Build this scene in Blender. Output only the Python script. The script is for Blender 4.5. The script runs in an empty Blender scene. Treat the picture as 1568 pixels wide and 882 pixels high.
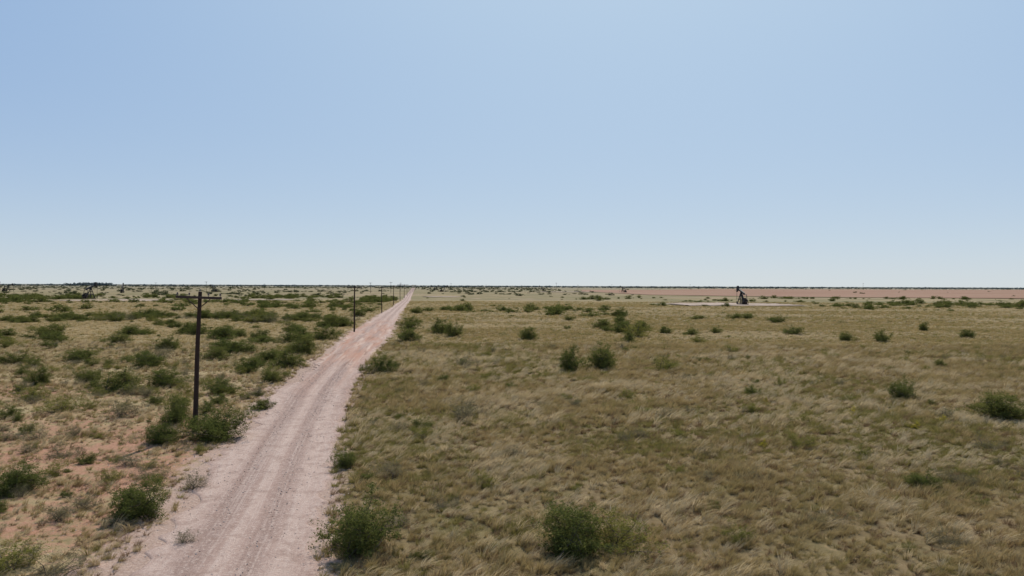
import bpy, bmesh, math, random
import numpy as np
from mathutils import Vector, Matrix, Euler
random.seed(7); rng=np.random.default_rng(7)
scene=bpy.context.scene
scene.view_settings.view_transform='Standard'
scene.view_settings.look='None'
scene.view_settings.exposure=0

# ------------------------------------------------------------------ helpers
def link(o): scene.collection.objects.link(o); return o
def fast_quads(name,V,nq,mat,vpf=4):
    m=bpy.data.meshes.new(name)
    m.vertices.add(len(V)); m.vertices.foreach_set('co',np.asarray(V,dtype=np.float32).ravel())
    m.loops.add(nq*vpf); m.loops.foreach_set('vertex_index',np.arange(nq*vpf,dtype=np.int32))
    m.polygons.add(nq); m.polygons.foreach_set('loop_start',np.arange(0,nq*vpf,vpf,dtype=np.int32))
    m.update(calc_edges=True); m.validate()
    if mat: m.materials.append(mat)
    return m
def vnoise(x,y,s=1.0,seed=0):
    x=np.asarray(x,float)/s; y=np.asarray(y,float)/s
    xi=np.floor(x).astype(np.int64); yi=np.floor(y).astype(np.int64)
    fx=x-xi; fy=y-yi; fx=fx*fx*(3-2*fx); fy=fy*fy*(3-2*fy)
    def h(a,b):
        n=(a*374761393+b*668265263+seed*974711)&0x7fffffff
        n=((n^(n>>13))*1274126177)&0x7fffffff
        return ((n^(n>>16))&0xffff)/65535.0
    return (h(xi,yi)*(1-fx)+h(xi+1,yi)*fx)*(1-fy)+(h(xi,yi+1)*(1-fx)+h(xi+1,yi+1)*fx)*fy
def fbm(x,y,s,seed=0):
    return (vnoise(x,y,s,seed)*.5+vnoise(x,y,s/2.1,seed+1)*.3+vnoise(x,y,s/4.3,seed+2)*.2)

RD=[-60,0,25.2,30.9,42.6,52.6,68.7,91,120,150,178,260,487,861,1400,2600]
RLx=[-2.5,-10.2,-13.5,-14.4,-16.7,-18.6,-22.0,-24.9,-29.2,-33.2,-36.6,-46,-73,-123,-195,-355]
RRx=[3.5,-3.9,-6.95,-8.0,-10.5,-12.5,-15.2,-18.5,-21.6,-25.0,-28.6,-39.5,-67.6,-117,-187,-345]
def RL(y): return np.interp(y,RD,RLx)
def RR(y): return np.interp(y,RD,RRx)
def roaddist(x,y): return np.maximum(RL(y)-x, x-RR(y))
def gz(x,y):
    d=np.clip((roaddist(x,y)-0.4)/4,0,1)
    return (fbm(x,y,9,5)-.5)*0.35*d+(fbm(x,y,60,8)-.5)*0.5*np.clip((roaddist(x,y)-2)/25,0,1)*np.clip(1-(np.asarray(y)-500)/400,0,1)

class NT:
    def __init__(s,mat): mat.use_nodes=True; s.t=mat.node_tree; s.t.nodes.clear()
    def n(s,typ,**k):
        nd=s.t.nodes.new(typ)
        for a,b in k.items(): setattr(nd,a,b)
        return nd
    def l(s,a,b): s.t.links.new(a,b)
    def setin(s,sock,v):
        if isinstance(v,bpy.types.NodeSocket): s.l(v,sock)
        elif isinstance(v,(tuple,list)) and len(v)==3 and sock.type=='RGBA': sock.default_value=(*v,1)
        else: sock.default_value=v
    def mix(s,f,a,b,blend='MIX'):
        m=s.n('ShaderNodeMix',data_type='RGBA',blend_type=blend)
        s.setin(m.inputs[0],f); s.setin(m.inputs[6],a); s.setin(m.inputs[7],b); return m.outputs[2]
    def math(s,op,a,b=0.0,clamp=False):
        m=s.n('ShaderNodeMath',operation=op,use_clamp=clamp); s.setin(m.inputs[0],a); s.setin(m.inputs[1],b); return m.outputs[0]
    def noise(s,vec,scale,detail=4,rough=.55,dist=0):
        n=s.n('ShaderNodeTexNoise'); s.l(vec,n.inputs['Vector']); n.inputs['Scale'].default_value=scale
        n.inputs['Detail'].default_value=detail; n.inputs['Roughness'].default_value=rough; n.inputs['Distortion'].default_value=dist
        return n.outputs[0]
    def rng(s,v,a,b,c=0.0,d=1.0):
        m=s.n('ShaderNodeMapRange',clamp=True); s.setin(m.inputs[0],v)
        for i,q in enumerate((a,b,c,d)): m.inputs[i+1].default_value=q
        return m.outputs[0]
    def pos(s): return s.n('ShaderNodeNewGeometry').outputs['Position']
    def scaled(s,vec,sc):
        m=s.n('ShaderNodeMapping'); s.l(vec,m.inputs[0]); m.inputs['Scale'].default_value=sc; return m.outputs[0]
    def attr(s,name): return s.n('ShaderNodeAttribute',attribute_name=name).outputs['Fac']
    def out(s,sh): o=s.n('ShaderNodeOutputMaterial'); s.l(sh,o.inputs[0])
    def principled(s,col,rough=.9,bump=None,bs=.4,bd=.05,spec=.15,metal=0):
        p=s.n('ShaderNodeBsdfPrincipled'); s.setin(p.inputs['Base Color'],col); s.setin(p.inputs['Roughness'],rough)
        p.inputs['Specular IOR Level'].default_value=spec; p.inputs['Metallic'].default_value=metal
        if bump is not None:
            b=s.n('ShaderNodeBump'); b.inputs['Strength'].default_value=bs; b.inputs['Distance'].default_value=bd
            s.l(bump,b.inputs['Height']); s.l(b.outputs[0],p.inputs['Normal'])
        return p.outputs[0]
def newmat(n): m=bpy.data.materials.new(n); return m,NT(m)

# ------------------------------------------------------------------ materials
def ground_material():
    m,t=newmat('prairie_ground'); P=t.pos()
    n1=t.noise(P,.035,5,.6); n2=t.noise(P,.22,5,.6); n3=t.noise(P,1.6,5,.65); n4=t.noise(P,9,4,.7)
    soil=t.mix(n2,(.30,.145,.085),(.22,.125,.08)); soil=t.mix(t.rng(n4,.38,.7),soil,(.35,.21,.145))
    straw=t.mix(t.rng(n3,.3,.7),(.112,.078,.040),(.20,.148,.080))
    strawW=t.mix(t.rng(n3,.3,.7),(.20,.15,.08),(.33,.26,.145))
    straw=t.mix(t.attr('west'),straw,strawW)
    green=t.mix(t.rng(n3,.3,.7),(.09,.076,.032),(.16,.13,.055))
    g=t.mix(t.rng(n2,.42,.62),straw,green)
    g=t.mix(t.rng(n1,.40,.60,0,.6),g,straw)
    bare=t.attr('bare')
    k=t.math('ADD',bare,t.math('MULTIPLY',t.math('SUBTRACT',n3,.5),1.3))
    k=t.math('ADD',k,t.math('MULTIPLY',t.math('SUBTRACT',n2,.5),.9))
    col=t.mix(t.rng(k,.35,.62),g,soil)
    sh=t.attr('shoulder')
    k2=t.math('ADD',sh,t.math('MULTIPLY',t.math('SUBTRACT',n3,.5),1.3))
    col=t.mix(t.rng(k2,.42,.72,0,.9),col,t.mix(t.rng(n4,.4,.65),(.27,.185,.145),(.40,.30,.25)))
    far=t.attr('far')
    f1=t.noise(t.scaled(P,(.004,.012,1)),1,6,.65)
    farcol=t.mix(t.rng(f1,.36,.60),(.245,.185,.105),(.16,.135,.07))
    farcol=t.mix(t.rng(t.noise(t.scaled(P,(.02,.03,1)),1,5,.7),.50,.62,0,.7),farcol,(.085,.088,.042))
    farcol=t.mix(t.rng(t.noise(t.scaled(P,(.0035,.009,1)),1,4,.7),.55,.63,0,.6),farcol,(.29,.21,.15))
    vf=t.attr('far_haze'); farcol=t.mix(vf,farcol,(.20,.195,.165))  # aerial haze painted in: ground colour greys out with distance
    col=t.mix(far,col,farcol)
    bump=t.math('ADD',t.math('MULTIPLY',n3,1.5),t.math('MULTIPLY',n4,.6))
    t.out(t.principled(col,.95,bump,.6,.12,.05)); return m

def road_material():
    m,t=newmat('caliche_dirt_road'); P=t.pos()
    u=t.attr('u')
    st=t.n('ShaderNodeCombineXYZ'); t.l(u,st.inputs[0]); sep=t.n('ShaderNodeSeparateXYZ'); t.l(P,sep.inputs[0]); t.l(sep.outputs[1],st.inputs[1])
    s1=t.noise(t.scaled(st.outputs[0],(5,.018,1)),1,4,.6); s2=t.noise(t.scaled(st.outputs[0],(26,.035,1)),1,4,.65)
    n0=t.noise(P,.25,5,.6); n1=t.noise(P,1.1,5,.65); n2=t.noise(P,6,5,.75); n3=t.noise(P,20,3,.75)
    def band(c,w):
        d=t.math('DIVIDE',t.math('SUBTRACT',t.math('ADD',u,t.math('MULTIPLY',t.math('SUBTRACT',n0,.5),.12)),c),w)
        return t.math('POWER',2.718,t.math('MULTIPLY',t.math('MULTIPLY',d,d),-1))
    base=t.mix(t.rng(s1,.38,.62),(.275,.182,.146),(.355,.252,.208))
    trk=t.math('MAXIMUM',band(.33,.10),band(.66,.08))
    base=t.mix(t.math('MULTIPLY',trk,.75),base,(.215,.146,.12))
    base=t.mix(t.math('MULTIPLY',t.math('MAXIMUM',band(.5,.05),t.math('MAXIMUM',band(.83,.08),band(.12,.09))),.6),base,(.43,.325,.27))
    base=t.mix(t.rng(s2,.48,.62,0,.5),base,(.43,.335,.285))
    base=t.mix(t.rng(n1,.48,.64,0,.6),base,(.215,.14,.11))
    base=t.mix(t.rng(n2,.5,.68,0,.7),base,(.47,.37,.315))
    base=t.mix(t.rng(n3,.52,.64,0,.7),base,(.14,.10,.085))
    # red clay exposed further on: streaks dragged along the direction of travel
    red=t.math('MULTIPLY',t.rng(sep.outputs[1],62,105),t.rng(sep.outputs[1],240,150))
    ra=t.noise(t.scaled(st.outputs[0],(4.5,.045,1)),1,6,.62,.5); rb=t.noise(t.scaled(st.outputs[0],(7,.06,1)),1,6,.65,.5); rc=t.noise(t.scaled(st.outputs[0],(11,.07,1)),1,5,.65)
    base=t.mix(t.math('MULTIPLY',red,t.rng(ra,.42,.60,0,.9)),base,(.32,.175,.12))
    base=t.mix(t.math('MULTIPLY',red,t.rng(rb,.52,.66,0,.75)),base,(.47,.35,.28))
    base=t.mix(t.math('MULTIPLY',red,t.rng(rc,.54,.64,0,.8)),base,(.20,.115,.08))
    bump=t.math('ADD',t.math('ADD',t.math('MULTIPLY',s2,.4),t.math('MULTIPLY',n2,.7)),t.math('MULTIPLY',n3,.4))
    t.out(t.principled(base,.92,bump,.8,.06,.1)); return m

def foliage_material(name,cols,trans=.45,nscale=.25):
    m,t=newmat(name); P=t.pos(); oi=t.n('ShaderNodeObjectInfo')
    n=t.noise(P,nscale,4,.6); n2=t.noise(P,nscale*9,3,.6)
    f=t.math('ADD',t.math('MULTIPLY',t.rng(n,.35,.65),.5),t.math('MULTIPLY',oi.outputs['Random'],.5))
    c=t.mix(f,cols[0],cols[1]); c=t.mix(t.rng(n2,.4,.7,0,.6),c,cols[2])
    d=t.n('ShaderNodeBsdfDiffuse'); t.l(c,d.inputs[0])
    tr=t.n('ShaderNodeBsdfTranslucent'); t.l(c,tr.inputs[0])
    ms=t.n('ShaderNodeMixShader'); ms.inputs[0].default_value=trans; t.l(d.outputs[0],ms.inputs[1]); t.l(tr.outputs[0],ms.inputs[2])
    t.out(ms.outputs[0]); return m
def simple(name,c1,c2,scale,rough=.8,metal=0,spec=.3,stretch=(1,1,1)):
    m,t=newmat(name); tc=t.n('ShaderNodeTexCoord').outputs['Object']
    n=t.noise(t.scaled(tc,stretch),scale,5,.6)
    t.out(t.principled(t.mix(t.rng(n,.3,.7),c1,c2),rough,n,.3,.02,spec,metal)); return m

M_ground=ground_material(); M_road=road_material()
M_leaf=foliage_material('mesquite_leaves',[(.085,.105,.028),(.18,.175,.05),(.05,.062,.018)],.42,.9)
M_leaff=foliage_material('hazed_mesquite_leaves',[(.08,.09,.042),(.12,.12,.06),(.06,.07,.036)],.4,.05)  # leaf colours for far brush, aerial haze mixed into them
M_leafg=foliage_material('sagebrush_leaves',[(.17,.15,.08),(.21,.18,.105),(.10,.09,.05)],.35,.9)
M_leafy=foliage_material('broomweed_leaves',[(.17,.165,.04),(.22,.20,.05),(.11,.115,.03)],.4,.9)
M_flower=foliage_material('yellow_petals',[(.55,.42,.04),(.62,.5,.06),(.4,.34,.05)],.3,.9)
M_grass=foliage_material('prairie_grass_blades',[(.37,.265,.125),(.24,.19,.07),(.44,.335,.175)],.38,.12)
M_green=foliage_material('green_grass_blades',[(.20,.175,.055),(.26,.22,.07),(.16,.13,.045)],.38,.12)
M_brown=foliage_material('brown_grass_blades',[(.21,.13,.07),(.15,.095,.052),(.27,.18,.10)],.35,.12)
M_straw=foliage_material('dry_grass_blades',[(.50,.395,.23),(.42,.315,.17),(.60,.485,.315)],.38,.12)
M_bark=simple('mesquite_bark',(.06,.045,.035),(.12,.09,.07),12,.9)
M_pole=simple('weathered_creosote_wood',(.028,.017,.012),(.062,.038,.027),6,.9,0,.2,(6,6,.5))
M_arm=simple('crossarm_wood',(.04,.028,.022),(.085,.06,.045),6,.9,0,.2,(.5,6,6))
M_ins=simple('insulator_porcelain',(.09,.05,.035),(.14,.09,.07),8,.25,0,.5)
M_steel=simple('weathered_black_steel',(.018,.018,.02),(.045,.04,.035),3,.7,.1,.3)
M_rust=simple('rusty_steel',(.035,.022,.018),(.085,.05,.03),3,.8,.1,.3)
M_stone=simple('caliche_stone',(.28,.19,.15),(.52,.42,.36),9,.9)

# ------------------------------------------------------------------ ground
def axis(lo,hi,step,far,g=1.09):
    a=list(np.arange(lo,hi+.01,step)); s=step;v=a[-1];up=[]
    while v<far: s*=g; v+=s; up.append(v)
    s=step;v=a[0];dn=[]
    while v>-far: s*=g; v-=s; dn.append(v)
    return np.array(dn[::-1]+a+up)
def grid_mesh(name,V,nx,ny):
    ii=(np.arange(ny-1)[:,None]*nx+np.arange(nx-1)[None,:]).ravel()
    F=np.stack([ii,ii+1,ii+1+nx,ii+nx],1); m=bpy.data.meshes.new(name)
    m.vertices.add(len(V)); m.vertices.foreach_set('co',V.astype(np.float32).ravel())
    m.loops.add(F.size); m.loops.foreach_set('vertex_index',F.astype(np.int32).ravel())
    m.polygons.add(len(F)); m.polygons.foreach_set('loop_start',np.arange(0,F.size,4,dtype=np.int32))
    m.polygons.foreach_set('use_smooth',np.ones(len(F),bool)); m.update(calc_edges=True); return m
xs=axis(-75,60,.8,26000); ys=axis(5,190,.8,26000)
XX,YY=np.meshgrid(xs,ys); x=XX.ravel();y=YY.ravel()
gm=grid_mesh('ground',np.stack([x,y,gz(x,y)],1),len(xs),len(ys))
def bareness(x,y):
    west=x<RL(y); rd=roaddist(x,y); near=np.clip((95-y)/45,0,1)
    b=np.where(west,.15+.36*near,.02)
    b=b+np.where(west,0,.42*np.exp(-np.maximum(rd,0)/2.2))
    b+= (fbm(x,y,14,31)-.5)*.5*np.where(west,1,.45)
    return np.clip(b,0,1)
def put(mesh,name,arr):
    a=mesh.attributes.new(name,'FLOAT','POINT'); a.data.foreach_set('value',np.asarray(arr,dtype=np.float32))
rd=roaddist(x,y); west=x<RL(y)
put(gm,'bare',bareness(x,y)); put(gm,'west',west.astype(float))
put(gm,'shoulder',np.clip(1-np.maximum(rd,0)/np.where(west,3.6,1.8),0,1))
put(gm,'far',np.clip((np.hypot(x,y)-170)/260,0,1)); put(gm,'far_haze',np.clip((np.hypot(x,y)-900)/6000,0,.8))
gm.materials.append(M_ground); link(bpy.data.objects.new('ground',gm))

# ------------------------------------------------------------------ road
yr=[-60.0]
while yr[-1]<2600: yr.append(yr[-1]+(.3 if yr[-1]>10 and yr[-1]<130 else .35*max(1,abs(yr[-1])/110)**1.3 if yr[-1]>0 else 2))
yr=np.array(yr); us=np.array([0,.02,.05,.09,.13,.18,.24,.3,.36,.42,.48,.54,.6,.66,.72,.78,.83,.87,.91,.95,.98,1.0]); NU=len(us)
dl=-(fbm(yr,yr*0,3.2,41)-.5)*1.9-(vnoise(yr,yr*0,.8,44)-.5)*.6-(vnoise(yr,yr*0,11,48)-.5)*1.6
dr=(fbm(yr,yr*0+50,3.2,42)-.5)*1.7+(vnoise(yr,yr*0+9,.8,45)-.5)*.55+(vnoise(yr,yr*0+50,9,49)-.5)*.8
Xr=RL(yr)[:,None]*(1-us)+RR(yr)[:,None]*us+dl[:,None]*np.clip(1-us/.18,0,1)+dr[:,None]*np.clip((us-.82)/.18,0,1)
Yr=np.repeat(yr[:,None],NU,1); Ur=np.repeat(us[None,:],len(yr),0)
Zr=.035+.04*(fbm(Xr,Yr,1.6,51)-.5)-.025*np.exp(-((Ur-.33)/.07)**2)-.025*np.exp(-((Ur-.66)/.07)**2)+.015*np.exp(-((Ur-.5)/.1)**2)
edge=np.minimum(Ur,1-Ur); Zr=np.where(edge<.001,-.03,Zr+.012)+np.clip((Yr-300)/2000,0,1)*.3
rm=grid_mesh('dirt_road',np.stack([Xr.ravel(),Yr.ravel(),Zr.ravel()],1),NU,len(yr))
put(rm,'u',Ur.ravel()); rm.materials.append(M_road); link(bpy.data.objects.new('dirt_road',rm))

# ------------------------------------------------------------------ plowed field and well pads
def patch(name,cx,cy,rx,ry,mat,z=.25,n=160,seed=0,rough=.5,poly=None):
    vs=[]
    if poly is None:
        for i in range(n):
            a=2*math.pi*i/n; k=1+rough*(fbm(math.cos(a)*4+9,math.sin(a)*4+9,1.0,seed)-.5)*2
            c,s=math.cos(a),math.sin(a); q=(abs(c)**3+abs(s)**3)**-.333
            vs.append((cx+rx*k*q*c,cy+ry*k*q*s,z))
    else: vs=[(a,b,z) for a,b in poly]
    bm=bmesh.new(); bv=[bm.verts.new(v) for v in vs]; bm.faces.new(bv); bmesh.ops.triangulate(bm,faces=bm.faces[:])
    me=bpy.data.meshes.new(name); bm.to_mesh(me); bm.free(); me.materials.append(mat)
    return link(bpy.data.objects.new(name,me))
def field_mat():
    m,t=newmat('plowed_red_soil'); P=t.pos()
    n=t.noise(t.scaled(P,(.004,.015,1)),1,5,.6); n2=t.noise(t.scaled(P,(.03,.03,1)),1,5,.6)
    c=t.mix(t.rng(n,.35,.65),(.205,.115,.078),(.26,.165,.115)); c=t.mix(t.rng(n2,.5,.7,0,.5),c,(.17,.13,.08))
    t.out(t.principled(c,.95,n2,.2,.1,.05)); return m
def pad_mat():
    m,t=newmat('caliche_pad'); P=t.pos()
    n=t.noise(t.scaled(P,(.06,.04,1)),1,5,.7)
    t.out(t.principled(t.mix(t.rng(n,.38,.62),(.22,.17,.12),(.36,.28,.235)),.95,n,.2,.05,.05)); return m
M_field=field_mat(); M_pad=pad_mat()
patch('plowed_field',0,0,0,0,M_field,.4,poly=[(150,800),(260,690),(450,640),(760,625),(2200,640),(6000,1500),(6500,3500),(2600,3300),(1500,2700),(700,2600),(400,1900),(160,1700),(120,1250)])
patch('gravel_pad',116,398,34,32,M_pad,.35,seed=3)
patch('gravel_pad',-238,440,30,30,M_pad,.35,seed=5)
patch('gravel_pad',-165,470,22,14,M_pad,.35,seed=6)
patch('gravel_pad',-60,620,14,16,M_pad,.35,seed=7)
patch('gravel_pad',85,1150,40,50,M_pad,.45,seed=8)

# ------------------------------------------------------------------ vegetation meshes
def leaf_quads(C,size,wid,rg,up=.3):
    n=len(C)
    d=rg.normal(size=(n,3)); d[:,2]=d[:,2]*.7+up; d/=np.linalg.norm(d,axis=1)[:,None]
    e=rg.normal(size=(n,3)); s=np.cross(d,e); s/=np.linalg.norm(s,axis=1)[:,None]
    L=(size*rg.uniform(.6,1.4,n))[:,None]; W=(wid*rg.uniform(.6,1.4,n))[:,None]
    return np.stack([C-d*L*.5,C+s*W*.5,C+d*L*.5,C-s*W*.5],1).reshape(-1,3)
def tube(V,F,p,q,r0,r1,k=5):
    p=np.array(p,float);q=np.array(q,float);d=q-p;d=d/np.linalg.norm(d);a=np.cross(d,[.3,.5,.8]);a/=np.linalg.norm(a);b=np.cross(d,a)
    o=len(V)
    for c,r in((p,r0),(q,r1)):
        for i in range(k):
            t=2*math.pi*i/k; V.append(c+a*r*math.cos(t)+b*r*math.sin(t))
    for i in range(k): F.append((o+i,o+(i+1)%k,o+k+(i+1)%k,o+k+i))
def shrub_mesh(name,seed,nclump,nleaf,leafmat,lsize=.07,lwid=.028,spread=.09,flower=None,twig=True):
    """low sprawling multi-stem bush, foliage down to the ground, ragged outline; nominal width ~1.75, height ~1"""
    rg=np.random.default_rng(seed); BV=[];BF=[];C=[]
    nm=rg.integers(9,17); ex=rg.uniform(.7,1.3); lobes=[]
    for i in range(nm):
        a=2*math.pi*(i+rg.uniform(-.8,.8))/nm; tilt=rg.uniform(.05,1.0)**.6; R=rg.uniform(.4,1.15)
        root=np.array([rg.normal()*.18,rg.normal()*.18,-.04])
        hgt=(1.05-.80*tilt**1.5)*rg.uniform(.4,1.05)
        tip=np.array([math.cos(a)*R*tilt*ex,math.sin(a)*R*tilt/ex,max(hgt,.18)])
        mid=root+(tip-root)*.5+np.array([0,0,.06])+rg.normal(size=3)*.04
        tube(BV,BF,root,mid,.018,.011); tube(BV,BF,mid,tip,.011,.003)
        lobes.append((root,mid,tip,rg.uniform(.45,1.4)))
    per=max(1,nclump//nm)
    for root,mid,tip,dens in lobes:
        for j in range(max(1,int(per*dens))):
            t=rg.uniform(.12,1.08); b=(root+(mid-root)*t*2) if t<.5 else (mid+(tip-mid)*(t-.5)*2)
            o=rg.normal(size=3)*np.array([.15,.15,.09]); c=b+o; c[2]=max(c[2],.04)
            if twig and rg.random()<.5: tube(BV,BF,b,c,.005,.002,3)
            k=max(2,int(nleaf*rg.uniform(.4,1.6))); sp=spread*rg.uniform(.5,1.35)
            q=rg.normal(size=(k,3))*sp*np.array([1,1,.7]); C.append(c+q)
        for j in range(4 if twig else 0):
            e=tip+np.array([rg.normal()*.16,rg.normal()*.16,rg.uniform(.03,.24)]); tube(BV,BF,tip,e,.004,.001,3)
            tt=rg.random((max(3,nleaf//2),1)); C.append(tip+(e-tip)*tt+rg.normal(size=(len(tt),3))*.022)
    C=np.concatenate(C); C[:,2]=np.abs(C[:,2]); C[:,2]*=.88/np.percentile(C[:,2],97)
    LV=leaf_quads(C,lsize,lwid,rg); nb=len(BV); nl=len(C)
    V=np.concatenate([np.array(BV),LV]); F=list(BF)+[tuple(range(nb+4*i,nb+4*i+4)) for i in range(nl)]
    me=bpy.data.meshes.new(name); me.from_pydata(V.tolist(),[],F); me.materials.append(M_bark); me.materials.append(leafmat)
    mi=np.zeros(len(F),np.int32); mi[len(BF):]=1
    if flower:
        me.materials.append(flower); top=(C[:,2]>np.percentile(C[:,2],45))&(rg.random(nl)<.55); mi[len(BF):][top]=2
    me.polygons.foreach_set('material_index',mi); me.update(); return me
mesq=[shrub_mesh('mesquite_%d'%i,100+i,290,44,M_leaf,.055,.018,spread=.075) for i in range(10)]
sage=[shrub_mesh('sage_%d'%i,200+i,130,26,M_leafg,.06,.016,spread=.11) for i in range(3)]
broom=[shrub_mesh('broom_%d'%i,300+i,160,34,M_leafy,.06,.018) for i in range(3)]
flow=shrub_mesh('flowers',400,80,26,M_leafy,.07,.04,flower=M_flower)
lod=[shrub_mesh('shrub_lod_%d'%i,500+i,90,18,M_leaf,.13,.06,spread=.10,twig=False) for i in range(6)]
vlod=[shrub_mesh('shrub_far_%d'%i,600+i,30,8,M_leaff,.32,.18,spread=.14,twig=False) for i in range(3)]

def tuft_mesh(name,seed,nb,h,spread,wid,mat,lean=.35,seg=3):
    rg=np.random.default_rng(seed); Q=[]
    for i in range(nb):
        a=rg.uniform(0,2*math.pi); r=spread*.45*math.sqrt(rg.random()); base=np.array([math.cos(a)*r,math.sin(a)*r,-.02])
        out=rg.uniform(.15,1.0)*spread; L=h*rg.uniform(.5,1.15); w=wid*rg.uniform(.6,1.2)
        fa=rg.uniform(0,math.pi); side=np.array([math.cos(fa),math.sin(fa),0]); pts=[]
        for s in range(seg+1):
            t=s/seg
            pts.append(base+np.array([math.cos(a)*out*t**1.6+lean*L*t*t, math.sin(a)*out*t**1.6-lean*.3*L*t*t, L*(t-.28*t*t*(out/spread))]))
        for s in range(seg):
            w0=w*(1-s/seg)**.6; w1=w*max(.12,(1-(s+1)/seg))**.6
            Q+= [pts[s]-side*w0/2,pts[s]+side*w0/2,pts[s+1]+side*w1/2,pts[s+1]-side*w1/2]
    Q=np.array(Q); return fast_quads(name,Q,len(Q)//4,mat)
near=[tuft_mesh('tuft_tan%d'%i,20+i,52,rng.uniform(.34,.50),.30,.02,M_grass) for i in range(4)]
near+=[tuft_mesh('tuft_straw%d'%i,30+i,52,rng.uniform(.38,.54),.26,.02,M_straw,lean=.75) for i in range(2)]
near+=[tuft_mesh('tuft_green%d'%i,36+i,50,.36,.34,.022,M_green,lean=.2) for i in range(2)]
near+=[tuft_mesh('tuft_brown%d'%i,39+i,44,.32,.30,.018,M_brown) for i in range(2)]
farT=[tuft_mesh('tuftF_tan%d'%i,40+i,22,.42,.36,.06,M_grass,seg=2) for i in range(2)]+[tuft_mesh('tuftF_straw%d'%i,50+i,22,.38,.32,.055,M_straw,seg=2) for i in range(2)]+[tuft_mesh('tuftF_green',55,22,.38,.34,.06,M_green,seg=2)]
def rock_mesh(seed):
    rg=np.random.default_rng(seed); bm=bmesh.new(); bmesh.ops.create_icosphere(bm,subdivisions=1,radius=1)
    for v in bm.verts: v.co*=rg.uniform(.7,1.15); v.co.z*=.6
    me=bpy.data.meshes.new('stone%d'%seed); bm.to_mesh(me); bm.free(); me.materials.append(M_stone); return me
rocks=[rock_mesh(i) for i in range(4)]

def scatter(name,P,S,idx,meshes,rotz=None,tilt=.12):
    col=bpy.data.collections.new(name+'_source')
    for i,me in enumerate(meshes): col.objects.link(bpy.data.objects.new('%s_part_%02d'%(name,i),me))
    n=len(P); m=bpy.data.meshes.new(name); m.vertices.add(n); m.vertices.foreach_set('co',np.asarray(P,dtype=np.float32).ravel())
    R=np.stack([rng.normal(0,tilt,n),rng.normal(0,tilt,n),rng.uniform(0,6.283,n) if rotz is None else rotz],1)
    a=m.attributes.new('rot','FLOAT_VECTOR','POINT'); a.data.foreach_set('vector',R.astype(np.float32).ravel())
    a=m.attributes.new('scl','FLOAT_VECTOR','POINT'); a.data.foreach_set('vector',np.asarray(S,dtype=np.float32).ravel())
    a=m.attributes.new('idx','INT','POINT'); a.data.foreach_set('value',np.asarray(idx,dtype=np.int32))
    o=link(bpy.data.objects.new(name,m)); g=bpy.data.node_groups.new(name+'_gn','GeometryNodeTree')
    g.interface.new_socket('Geometry',in_out='INPUT',socket_type='NodeSocketGeometry'); g.interface.new_socket('Geometry',in_out='OUTPUT',socket_type='NodeSocketGeometry')
    N=g.nodes; gi=N.new('NodeGroupInput'); go=N.new('NodeGroupOutput'); ip=N.new('GeometryNodeInstanceOnPoints')
    ci=N.new('GeometryNodeCollectionInfo'); ci.inputs[0].default_value=col; ci.inputs['Separate Children'].default_value=True; ci.inputs['Reset Children'].default_value=True
    def na(nm,ty):
        q=N.new('GeometryNodeInputNamedAttribute'); q.data_type=ty; q.inputs[0].default_value=nm
        return q.outputs['Attribute']
    e=N.new('FunctionNodeEulerToRotation'); g.links.new(na('rot','FLOAT_VECTOR'),e.inputs[0])
    L=g.links; L.new(gi.outputs[0],ip.inputs['Points']); L.new(ci.outputs[0],ip.inputs['Instance']); ip.inputs['Pick Instance'].default_value=True
    L.new(na('idx','INT'),ip.inputs['Instance Index']); L.new(e.outputs[0],ip.inputs['Rotation']); L.new(na('scl','FLOAT_VECTOR'),ip.inputs['Scale'])
    L.new(ip.outputs[0],go.inputs[0]); md=o.modifiers.new('scatter','NODES'); md.node_group=g
    return o

# ------------------------------------------------------------------ grass
def sample(y0,y1,dens,side=.78,pad=12):
    n=int(dens*(side*(y1**2-y0**2)+2*pad*(y1-y0)))
    yy=np.sqrt(rng.uniform(y0**2,y1**2,n)); return rng.uniform(-1,1,n)*(side*yy+pad),yy
def grass_keep(x,y):
    rd=roaddist(x,y); west=x<RL(y); b=bareness(x,y)
    p=np.where(west,np.clip(1.05-1.15*b+(fbm(x,y,3,61)-.5)*1.6,.06,1),np.clip(1.15-.9*b+(fbm(x,y,2.6,62)-.5)*1.7,.12,1))
    p=np.where(rd<.15,0,p); p=np.where((rd<1.2),p*.5,p)
    p=np.where(np.abs((x-116)/40)**4+np.abs((y-398)/40)**4<1,0,p)
    return rng.random(len(x))<p
P=[];S=[];I=[]
for (y0,y1,dn,sc) in ((17,48,11,.9),(48,80,8.5,1.05),(80,125,5,1.3)):
    X,Y=sample(y0,y1,dn); k=grass_keep(X,Y); X,Y=X[k],Y[k]; n=len(X); west=X<RL(Y)
    s=sc*rng.uniform(.45,1.35,n)*np.where(west,.75,1)*(.5+1.0*fbm(X,Y,3,71))
    P.append(np.stack([X,Y,gz(X,Y)],1)); S.append(np.stack([s,s,s*rng.uniform(.65,1.15,n)],1))
    u=rng.random(n); f1=fbm(X,Y,6,77)*.6+fbm(X,Y,24,76)*.4; f2=fbm(X,Y,16,78)
    ps=np.where(west,.42,np.clip(.20+(f1-.5)*2.6,.04,.7)); pg=np.where(west,.10,np.clip(.16+(f2-.5)*2.4,.03,.6)); pb=np.where(west,.32,.22)
    I.append(np.where(u<ps,4+rng.integers(0,2,n),np.where(u<ps+pg,6+rng.integers(0,2,n),np.where(u<ps+pg+pb,8+rng.integers(0,2,n),rng.integers(0,4,n)))))
scatter('prairie_grass',np.concatenate(P),np.concatenate(S),np.concatenate(I),near,rotz=rng.normal(0,.7,sum(map(len,P))))
P=[];S=[];I=[]
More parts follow.
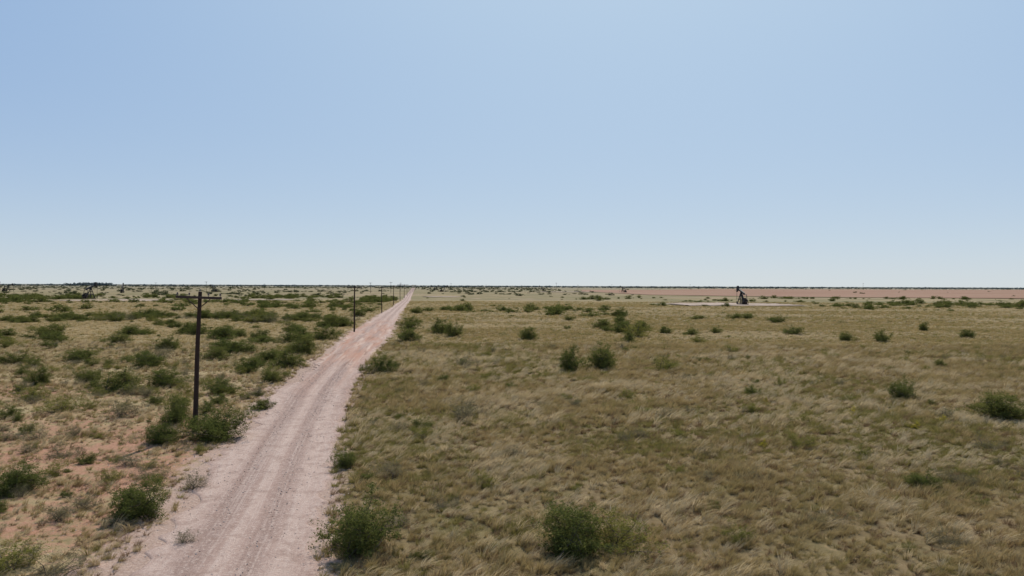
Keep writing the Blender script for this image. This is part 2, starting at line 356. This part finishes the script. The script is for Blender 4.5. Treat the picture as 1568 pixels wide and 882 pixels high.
for (y0,y1,dn,sc) in ((125,200,1.9,1.6),(200,450,.5,2.2)):
    X,Y=sample(y0,y1,dn); k=grass_keep(X,Y); X,Y=X[k],Y[k]; n=len(X); west=X<RL(Y)
    s=sc*rng.uniform(.6,1.3,n); P.append(np.stack([X,Y,gz(X,Y)],1)); S.append(np.stack([s,s,s*.5],1))
    u=rng.random(n); ps=np.where(west,.65,np.clip(.40+(fbm(X*.5,Y,25,79)-.5)*2.8,.1,.9)); pg=np.where(west,.1,.2)
    I.append(np.where(u<ps,2+rng.integers(0,2,n),np.where(u<ps+pg,4,rng.integers(0,2,n))))
scatter('distant_grass',np.concatenate(P),np.concatenate(S),np.concatenate(I),farT,rotz=rng.normal(0,.7,sum(map(len,P))))

n=20000; Y=np.sqrt(rng.uniform(18**2,95**2,n)); X=RL(Y)-6+rng.random(n)**.8*(RR(Y)-RL(Y)+8)
s=.012+.038*rng.random(len(X))**3.2
scatter('gravel',np.stack([X,Y,np.where(roaddist(X,Y)<0,.045,gz(X,Y)+.01)],1),np.stack([s,s,s],1),rng.integers(0,4,len(X)),rocks,tilt=.5)

# ------------------------------------------------------------------ individual shrubs (x, y, width, height, kind)
SH=[(-5.7,27.4,3.3,1.9,'m'),(2.4,27.8,3.4,1.7,'m'),(4.1,28.0,3.0,1.4,'b'),(-9.1,40,1.8,.9,'m'),(-3.4,54,3.0,1.6,'s'),(-15.0,83.6,3.4,1.9,'m'),(-5.1,88.5,3.1,1.9,'s'),
(6.7,84,3.5,2.9,'m'),(10.6,86.5,4.6,2.9,'m'),(17.9,85.5,4.8,1.9,'b'),(-11.5,142,4.5,2.9,'m'),(2.9,134,3.6,2.3,'m'),(20.5,129,3.5,2.0,'m'),
(34,63.6,2.8,1.8,'m'),(36.6,55,5.0,2.0,'m'),(39.4,54.2,3.8,1.6,'b'),(53.8,92,1.7,1.1,'m'),(93,165,3.2,2.2,'m'),(62.6,137,3.4,1.6,'m'),(67.6,134,3.7,2.1,'m'),(58.9,153,4.8,1.7,'m'),
(91,146,3.2,1.6,'m'),(33,110,3,1.1,'b'),(8.9,28.7,1.4,.7,'b'),(-18.3,130,4.6,2.3,'m'),(-25,180,5,2.2,'m'),(-22.6,163,4.2,1.9,'m'),(-33,254,6,2.4,'m'),(35.5,240,8,2.6,'m'),
(21.6,66,1.6,.9,'m'),(29.4,45.6,2.2,.8,'s'),(-6.3,38,2.1,.8,'s'),(.2,42.5,1.5,.6,'s'),(12.5,38,1.7,.6,'s'),(45,104,2.4,1,'b'),(5.2,60,1.8,.7,'s'),(13.5,31,1.6,.6,'s'),(-7.6,50,1.8,.7,'s'),(19,58,1.9,.7,'b'),
(-3.2,33,1.7,.7,'s'),(7.2,47,1.5,.6,'s'),(23,37,1.6,.6,'s'),(17,29,1.4,.6,'s'),
(-19.0,47.2,4.8,1.9,'m'),(-22.0,46.0,2.8,1.1,'m'),(-23.9,52,2.8,2.0,'m'),(-19.9,58.6,1.6,.8,'m'),(-15.9,31.3,3.3,1.5,'m'),(-23.7,35.2,3.0,1.2,'m'),(-15.5,35.8,1.6,.8,'s'),
(-34.9,56.7,3.7,1.2,'b'),(-46.5,72,2.4,1.7,'m'),(-36.4,67.7,5.4,1.8,'m'),(-42.3,73,3.4,1.5,'m'),(-33.5,70.4,4.4,1.7,'m'),(-62,91,4,1.4,'m'),(-56,95,5.4,1.5,'m'),
(-43,86,4.8,2,'m'),(-52.6,112,4.2,2,'m'),(-43,110,5.4,2,'m'),(-45.5,132,4,1.9,'m'),(-29.6,103,5.6,2.9,'m'),(-27.0,88,5.0,2.0,'m'),(-24.6,75,3.4,1.4,'m'),
(-29.6,83,3.6,1.6,'m'),(-34,132,6,2.6,'m'),(-40.5,173,7,2.6,'m'),(-46,153,7,2.3,'m'),(-47.9,228,5,2.5,'m'),(-37,54,2.2,.9,'m'),(-29,54.6,3,1.3,'s'),
(-17.5,25.4,2.4,.9,'b'),(-26,42,2.3,.8,'s'),(-12.6,28.2,1.1,.5,'s'),(-27.5,60,2.8,1.1,'b'),(-20.6,52,2.6,1.0,'s'),(-31,94,4.6,1.6,'m'),(-22.9,65.5,2,.9,'s'),
(-30.5,47,2.2,.9,'s'),(-21,40,2,.7,'s'),(-26.6,67,3.2,1.3,'m'),(-60,80,3.4,1.3,'b'),(-52,78,2.6,1.1,'m'),(-31.5,103,4.6,1.8,'b'),(-39,97,4.2,1.7,'m'),(-48,100,4.2,1.6,'s'),
(-19.2,31,1.6,.7,'s'),(-18.6,37.5,1.9,.7,'s'),(-33,41,2,.8,'s'),(-41,62,2.8,1.1,'b')]
for i,(sx,sy,w,h,k) in enumerate(SH):
    src={'m':mesq,'s':sage,'b':broom}[k]; nm={'m':'mesquite_shrub','s':'sagebrush_shrub','b':'broomweed_shrub'}[k]
    o=link(bpy.data.objects.new(nm,src[i%len(src)])); o.location=(sx,sy,float(gz(np.array([sx]),np.array([sy]))[0]))
    o.scale=(w/1.66,w/1.66*random.uniform(.85,1.1),h*1.05); o.rotation_euler=(0,0,random.uniform(0,6.28))
for (sx,sy,w) in ((26,56,1.4),(31.5,53.5,1.2),(28.2,51,.9),(15.5,45,.6),(26.8,57.5,1.0),(21.5,62,.7)):
    o=link(bpy.data.objects.new('yellow_wildflowers',flow)); o.location=(sx,sy,0); o.scale=(w/1.7,w/1.9,.6)

# ------------------------------------------------------------------ scattered brush
def brush(name,y0,y1,n,fn,meshes,smin,smax,side=.8,pad=15,hr=.42,pw=1.6):
    yy=np.sqrt(rng.uniform(y0**2,y1**2,n)); xx=rng.uniform(-1,1,n)*(side*yy+pad)
    p=fn(xx,yy); k=(rng.random(n)<p)&(roaddist(xx,yy)>smax*.5+.3); xx,yy=xx[k],yy[k]; m=len(xx)
    s=smin+(smax-smin)*rng.random(m)**pw
    S=np.stack([s/1.7*rng.uniform(.8,1.25,m),s/1.7,np.minimum(s*hr*rng.uniform(.55,1.35,m),3.2)],1)
    scatter(name,np.stack([xx,yy,gz(xx,yy)],1),S,rng.integers(0,len(meshes),m),meshes,tilt=.04)
def fW(x,y):
    return np.where(x<RL(y),np.clip((fbm(x,y,22,81)-.45)*6,0.03,1),np.clip((fbm(x,y,30,83)-.66)*2,.006,1))
brush('mesquite_brush',92,230,2500,fW,mesq[:6]+broom[:1]+sage[:1],1.1,6.8,hr=.38)
brush('low_weeds',24,120,2800,lambda x,y: np.where(x<RL(y),.8,.30),sage+broom+mesq[:1],.4,1.9,hr=.48,pw=2)
def fM(x,y):
    w=np.clip((fbm(x,y,45,84)-.44)*4,0.03,1)
    band=np.exp(-((y-285-x*.1)/20)**2)*(x<38)*(x>RR(y))*.9
    band2=np.exp(-((y-385)/35)**2)*(x>195)*.9
    e=np.clip((fbm(x,y,60,86)-.62)*3,.008,1)+band+band2
    pads=(np.abs((x-116)/42)**4+np.abs((y-398)/42)**4<1)|(np.abs((x+238)/34)**4+np.abs((y-440)/34)**4<1)
    return np.where(pads,0,np.where(x<RL(y),w,e))
brush('distant_brush',230,620,6500,fM,lod,2,8,hr=.36)
def fF(x,y):
    fld=(x>130)&(y>620)&(y<3000)
    return np.where(fld,.012,np.clip((fbm(x*.4,y,140,87)-.38)*3,.06,1))
brush('far_brush',620,3600,13000,fF,vlod,4,10,hr=.3,pw=1)

M_far,t=newmat('hazy_tree_foliage'); n=t.noise(t.pos(),.02,4); t.out(t.principled(t.mix(n,(.10,.13,.13),(.145,.17,.165)),.95,None))  # bluish aerial haze is part of this foliage base colour
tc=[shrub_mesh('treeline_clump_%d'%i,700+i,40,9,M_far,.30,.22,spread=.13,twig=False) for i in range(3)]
n=2200; a=rng.uniform(-.78,.78,n); D=rng.uniform(3900,6500,n); X=a*D; Y=D
k=(fbm(X,Y*.3,260,91)>.38); X,Y=X[k],Y[k]; s=rng.uniform(10,26,len(X)); H=rng.uniform(4,9,len(X))*(.6+.7*fbm(X,Y,500,92))
X2=rng.uniform(-2480,-2270,60); Y2=rng.uniform(4050,4250,60); X=np.r_[X,X2];Y=np.r_[Y,Y2]; s=np.r_[s,rng.uniform(14,26,60)];H=np.r_[H,rng.uniform(11,17,60)]
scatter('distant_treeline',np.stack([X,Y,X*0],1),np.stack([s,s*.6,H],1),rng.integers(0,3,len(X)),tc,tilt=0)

# ------------------------------------------------------------------ utility poles
def cyl(bm,p,q,r0,r1,k=12):
    p=Vector(p);q=Vector(q);d=q-p
    res=bmesh.ops.create_cone(bm,cap_ends=True,segments=k,radius1=r0,radius2=r1,depth=d.length)
    bmesh.ops.transform(bm,matrix=Matrix.Translation((p+q)/2)@d.to_track_quat('Z','Y').to_matrix().to_4x4(),verts=res['verts'])
def box(bm,c,sz,rot=None):
    res=bmesh.ops.create_cube(bm,size=1); M=Matrix.Translation(c)@(rot.to_matrix().to_4x4() if rot else Matrix())@Matrix.Diagonal((*sz,1))
    bmesh.ops.transform(bm,matrix=M,verts=res['verts'])
def strut(bm,p,q,w,h):
    p=Vector(p);q=Vector(q);d=q-p; box(bm,(p+q)/2,(w,h,d.length),d.to_track_quat('Z','Y'))
def fin(bm,name,mat,bev=0):
    if bev: bmesh.ops.bevel(bm,geom=bm.edges[:],offset=bev,segments=1,affect='EDGES')
    me=bpy.data.meshes.new(name); bm.to_mesh(me); bm.free(); me.materials.append(mat); return me
b=bmesh.new()
for i in range(6):
    z0=-.3+i*1.635; z1=z0+1.635; cyl(b,(.02*math.sin(i*1.3),.0,z0),(.02*math.sin((i+1)*1.3),0,z1),.175-.009*i,.175-.009*(i+1))
pole_me=fin(b,'pole_shaft',M_pole)
b=bmesh.new(); box(b,(0,-.19,9.12),(2.95,.13,.17)); arm_me=fin(b,'crossarm',M_arm,.008)
b=bmesh.new(); strut(b,(-.75,-.23,9.02),(-.05,-.18,8.4),.04,.06); strut(b,(.75,-.23,9.02),(.05,-.18,8.4),.04,.06); box(b,(0,-.2,8.38),(.12,.06,.12)); brace_me=fin(b,'braces',M_rust)
b=bmesh.new()
for xx in (-1.38,-.62,.62,1.38):
    cyl(b,(xx,-.19,9.205),(xx,-.19,9.31),.02,.02,8); cyl(b,(xx,-.19,9.28),(xx,-.19,9.34),.075,.065,10); cyl(b,(xx,-.19,9.34),(xx,-.19,9.38),.045,.055,10); cyl(b,(xx,-.19,9.38),(xx,-.19,9.43),.055,.03,10)
cyl(b,(0,0,9.45),(0,0,9.62),.02,.02,8); cyl(b,(0,0,9.56),(0,0,9.68),.06,.035,10)
ins_me=fin(b,'insulators',M_ins)
def pole(px,py,s=1,rz=0,lean=0):
    e=link(bpy.data.objects.new('utility_pole',None)); e.empty_display_size=.5
    for nm,me in (('shaft',pole_me),('crossarm',arm_me),('braces',brace_me),('insulators',ins_me)):
        o=link(bpy.data.objects.new(nm,me)); o.parent=e
    e.location=(px,py,0); e.rotation_euler=(0,lean,rz); e.scale=(s,s,s)
pole(-21.25,49,1,.10,.035)
pole(-33.4,155,1.03,.12,.004)
for i in range(2,16):
    yy=155+(i-1)*104; pole(-33.4-(yy-155)*.122,yy,random.uniform(.98,1.12),.12,random.uniform(-.015,.015))
for (px,py,s) in ((-418,1000,1.45),(-174,900,1.35),(-154,930,1.45),(-300,1010,1.1),(97,1600,1.7),(120,1330,1.2),(1440,3000,2.6),(-700,1000,1.3),(-440,1300,1.2),(20,1500,1.1),(-150,1800,1.6),(-190,1250,1.45),(-60,1700,1.2),(300,2200,1.5),(-560,1150,1.3),(560,2300,1.6)):
    pole(px,py,s,random.uniform(-.5,.5))

# ------------------------------------------------------------------ pumpjacks (beam along X, horse head at +X)
def pumpjack_parts():
    T=math.radians(17); ax=Vector((0,0,5.5)); ux=Vector((math.cos(T),0,math.sin(T))); uz=Vector((-math.sin(T),0,math.cos(T)))
    parts=[]
    b=bmesh.new(); box(b,(-1.6,.75,.2),(8.4,.25,.4)); box(b,(-1.6,-.75,.2),(8.4,.25,.4))
    for xx in (-5.6,-3.4,-1.2,1.0,2.4): box(b,(xx,0,.18),(.22,1.246,.3))
    parts.append(('skid_base',fin(b,'skid_base',M_rust)))
    b=bmesh.new()
    for s in (-1,1):
        strut(b,(1.5,s*1.1,.42),(.12,s*.16,5.3),.3,.3); strut(b,(-1.5,s*1.1,.42),(-.12,s*.16,5.3),.3,.3)
        strut(b,(1.02,s*.76,2.1),(-1.02,s*.76,2.1),.16,.16); strut(b,(.62,s*.48,3.6),(-.62,s*.48,3.6),.16,.16)
        strut(b,(1.2,s*.88,1.4),(-.7,s*.5,3.3),.12,.12)
    for xx in(1.0,-1.0): strut(b,(xx,-.72,2.25),(xx,.72,2.25),.16,.16); strut(b,(xx*.6,-.45,3.75),(xx*.6,.45,3.75),.16,.16)
    box(b,(0,0,5.32),(.7,.7,.14)); cyl(b,(0,-.4,5.42),(0,.4,5.42),.16,.16)
    parts.append(('samson_post',fin(b,'samson_post',M_steel)))
    b=bmesh.new(); rot=Euler((0,-T,0)).to_quaternion(); c=ax+uz*.35
    box(b,c,(7.4,.2,.62),rot); box(b,c+uz*.34,(7.4,.56,.07),rot); box(b,c-uz*.34,(7.4,.56,.07),rot)
    parts.append(('walking_beam',fin(b,'walking_beam',M_steel)))
    b=bmesh.new(); prof=[]
    for i in range(11):
        a=-.36+.62*i/10; prof.append((math.cos(a)*4.75,math.sin(a)*4.75))
    prof+=[(4.0,1.35),(3.55,.75),(3.3,-.1),(3.75,-.9)]
    v0=[b.verts.new(c+ux*p[0]+uz*p[1]-Vector((0,.4,0))) for p in prof]; v1=[b.verts.new(c+ux*p[0]+uz*p[1]+Vector((0,.4,0))) for p in prof]
    b.faces.new(v0); b.faces.new(v1[::-1])
    for i in range(len(prof)): j=(i+1)%len(prof); b.faces.new((v0[j],v0[i],v1[i],v1[j]))
    parts.append(('horse_head',fin(b,'horse_head',M_steel)))
    b=bmesh.new(); tail=c-ux*3.5; sh=Vector((-3.3,0,2.5)); pin=sh+Vector((-.75,0,-.7))
    box(b,tail-uz*.42,(.3,2.2,.22),rot)
    for s in(-1,1): strut(b,tail-uz*.5+Vector((0,s*1.0,0)),pin+Vector((0,s*1.0,0)),.2,.2)
    parts.append(('pitman_arms',fin(b,'pitman_arms',M_steel)))
    b=bmesh.new()
    for s in(-1,1):
        d=(pin-sh).normalized(); pr=Vector((-d.z,0,d.x)); pts=[]
        for (p,q) in ((-.35,.22),(.9,.28),(1.0,.7),(1.5,.85),(2.0,.6),(2.1,0),(2.0,-.6),(1.5,-.85),(1.0,-.7),(.9,-.28),(-.35,-.22)): pts.append(sh+d*p+pr*q)
        y0,y1=(s*.60,s*.88); v0=[b.verts.new((p.x,y0,p.z)) for p in pts]; v1=[b.verts.new((p.x,y1,p.z)) for p in pts]
        b.faces.new(v0); b.faces.new(v1[::-1])
        for i in range(len(pts)): j=(i+1)%len(pts); b.faces.new((v0[j],v0[i],v1[i],v1[j]))
    cyl(b,sh+Vector((0,-.95,0)),sh+Vector((0,.95,0)),.14,.14)
    parts.append(('counterweight_cranks',fin(b,'counterweight_cranks',M_steel)))
    b=bmesh.new(); box(b,(-3.3,0,1.0),(1.5,1.0,1.2)); box(b,(-3.3,0,2.3),(1.5,.9,1.396)); cyl(b,(-3.9,-.46,2.3),(-3.9,.46,2.3),.5,.5,16); parts.append(('gear_reducer',fin(b,'gear_reducer',M_rust,.04)))
    b=bmesh.new(); box(b,(-5.1,0,.6),(.9,.9,.4)); cyl(b,(-5.1,-.5,1.1),(-5.1,.5,1.1),.34,.34,14); cyl(b,(-5.1,.52,1.1),(-5.1,.62,1.1),.2,.2); strut(b,(-5.1,.57,1.3),(-3.3,.57,2.9),.05,.1); parts.append(('motor',fin(b,'motor',M_rust)))
    b=bmesh.new(); hx=4.78
    for s in(-.12,.12): cyl(b,(hx-.38,s,7.6),(hx,s,6.6),.04,.04,6); cyl(b,(hx,s,6.6),(hx,s,2.6),.04,.04,6)
    box(b,(hx,0,2.55),(.2,.45,.14)); cyl(b,(hx,0,2.5),(hx,0,1.2),.04,.04,8); cyl(b,(hx,0,0),(hx,0,.9),.16,.14); cyl(b,(hx,0,.9),(hx,0,1.25),.22,.16); cyl(b,(hx-.5,0,.7),(hx+.5,0,.7),.08,.08)
    parts.append(('polished_rod_wellhead',fin(b,'polished_rod_wellhead',M_steel)))
    b=bmesh.new()
    for yy in (-1.25,1.25):
        for zz in (.9,1.35,1.8): strut(b,(-5.0,yy,zz),(-1.9,yy,zz),.06,.06)
        for xx in (-5.0,-3.4,-1.9): strut(b,(xx,yy+.05,.1),(xx,yy+.05,1.85),.08,.08)
    parts.append(('crank_guard',fin(b,'crank_guard',M_rust)))
    return parts
PJ=pumpjack_parts()
def pumpjack(px,py,rz,s=1,z=.3):
    e=link(bpy.data.objects.new('pumpjack',None))
    for nm,me in PJ: o=link(bpy.data.objects.new(nm,me)); o.parent=e
    e.location=(px,py,z); e.rotation_euler=(0,0,rz); e.scale=(s,s,s)
pumpjack(123.5,394,math.radians(96),1.2)
pumpjack(-273,474,math.radians(84),1.3)
pumpjack(-426,800,math.radians(110),1.3)
pumpjack(-100,1080,math.radians(10),1.2)
pumpjack(165,1090,math.radians(140),1.2)
pumpjack(-620,900,math.radians(20),1.2)
pumpjack(-380,930,math.radians(160),1.15)
pumpjack(-150,1450,math.radians(30),1.2)
pumpjack(60,1500,math.radians(150),1.2)

# ------------------------------------------------------------------ light
EL=math.radians(50); AZ=math.radians(12)
sd=Vector((math.sin(AZ)*math.cos(EL),math.cos(AZ)*math.cos(EL),math.sin(EL)))
su=bpy.data.lights.new('sun','SUN'); su.energy=5.0; su.angle=math.radians(.5); su.color=(1,.94,.85)
so=link(bpy.data.objects.new('sun',su)); so.rotation_euler=sd.to_track_quat('Z','Y').to_euler(); so.location=(0,0,60)
w=bpy.data.worlds.new('World'); scene.world=w; w.use_nodes=True; nt=w.node_tree; nt.nodes.clear()
def nn(t,**k):
    q=nt.nodes.new(t)
    for a,b in k.items(): setattr(q,a,b)
    return q
def ss(s,v):
    if isinstance(v,bpy.types.NodeSocket): nt.links.new(v,s)
    else: s.default_value=v
def mth(op,a,b=0.0,cl=False):
    m=nn('ShaderNodeMath',operation=op,use_clamp=cl); ss(m.inputs[0],a); ss(m.inputs[1],b); return m.outputs[0]
def mx(f,a,b):
    m=nn('ShaderNodeMix',data_type='RGBA'); ss(m.inputs[0],f); ss(m.inputs[6],a); ss(m.inputs[7],b); return m.outputs[2]
sk=nn('ShaderNodeTexSky'); sk.sky_type='NISHITA'; sk.sun_disc=False; sk.sun_elevation=EL; sk.sun_rotation=AZ
sk.altitude=800; sk.air_density=1.0; sk.dust_density=1.5; sk.ozone_density=2.0
tcs=nn('ShaderNodeTexCoord').outputs['Generated']; sp=nn('ShaderNodeSeparateXYZ'); nt.links.new(tcs,sp.inputs[0])
dt=nn('ShaderNodeVectorMath',operation='DOT_PRODUCT'); nt.links.new(tcs,dt.inputs[0]); dt.inputs[1].default_value=tuple(sd)
up=mth('MAXIMUM',sp.outputs[2],0)
base=mth('POWER',2.718,mth('MULTIPLY',up,-5.0))
glow=mth('POWER',mth('MULTIPLY',mth('SUBTRACT',dt.outputs['Value'],.45),1.9,True),1.6)
f=mth('ADD',base,mth('MULTIPLY',glow,mth('SUBTRACT',1,base)),True)
k=1/.09
low=mth('POWER',2.718,mth('MULTIPLY',up,-7.0))
haze=mx(low,(.56*k,.715*k,.84*k,1),(.64*k,.715*k,.76*k,1))
hz=mx(f,(.20*k,.36*k,.67*k,1),haze)
col=mx(.88,sk.outputs[0],hz)
bg=nn('ShaderNodeBackground'); bg.inputs[1].default_value=.09
wo=nn('ShaderNodeOutputWorld'); nt.links.new(col,bg.inputs[0]); nt.links.new(bg.outputs[0],wo.inputs[0])

cd=bpy.data.cameras.new('camera'); cd.sensor_width=36; cd.lens=36*1120/1568; cd.clip_start=.1; cd.clip_end=60000
co=link(bpy.data.objects.new('camera',cd)); co.location=(0,0,10); co.rotation_euler=(math.radians(90-.2),math.radians(-.22),0)
scene.camera=co
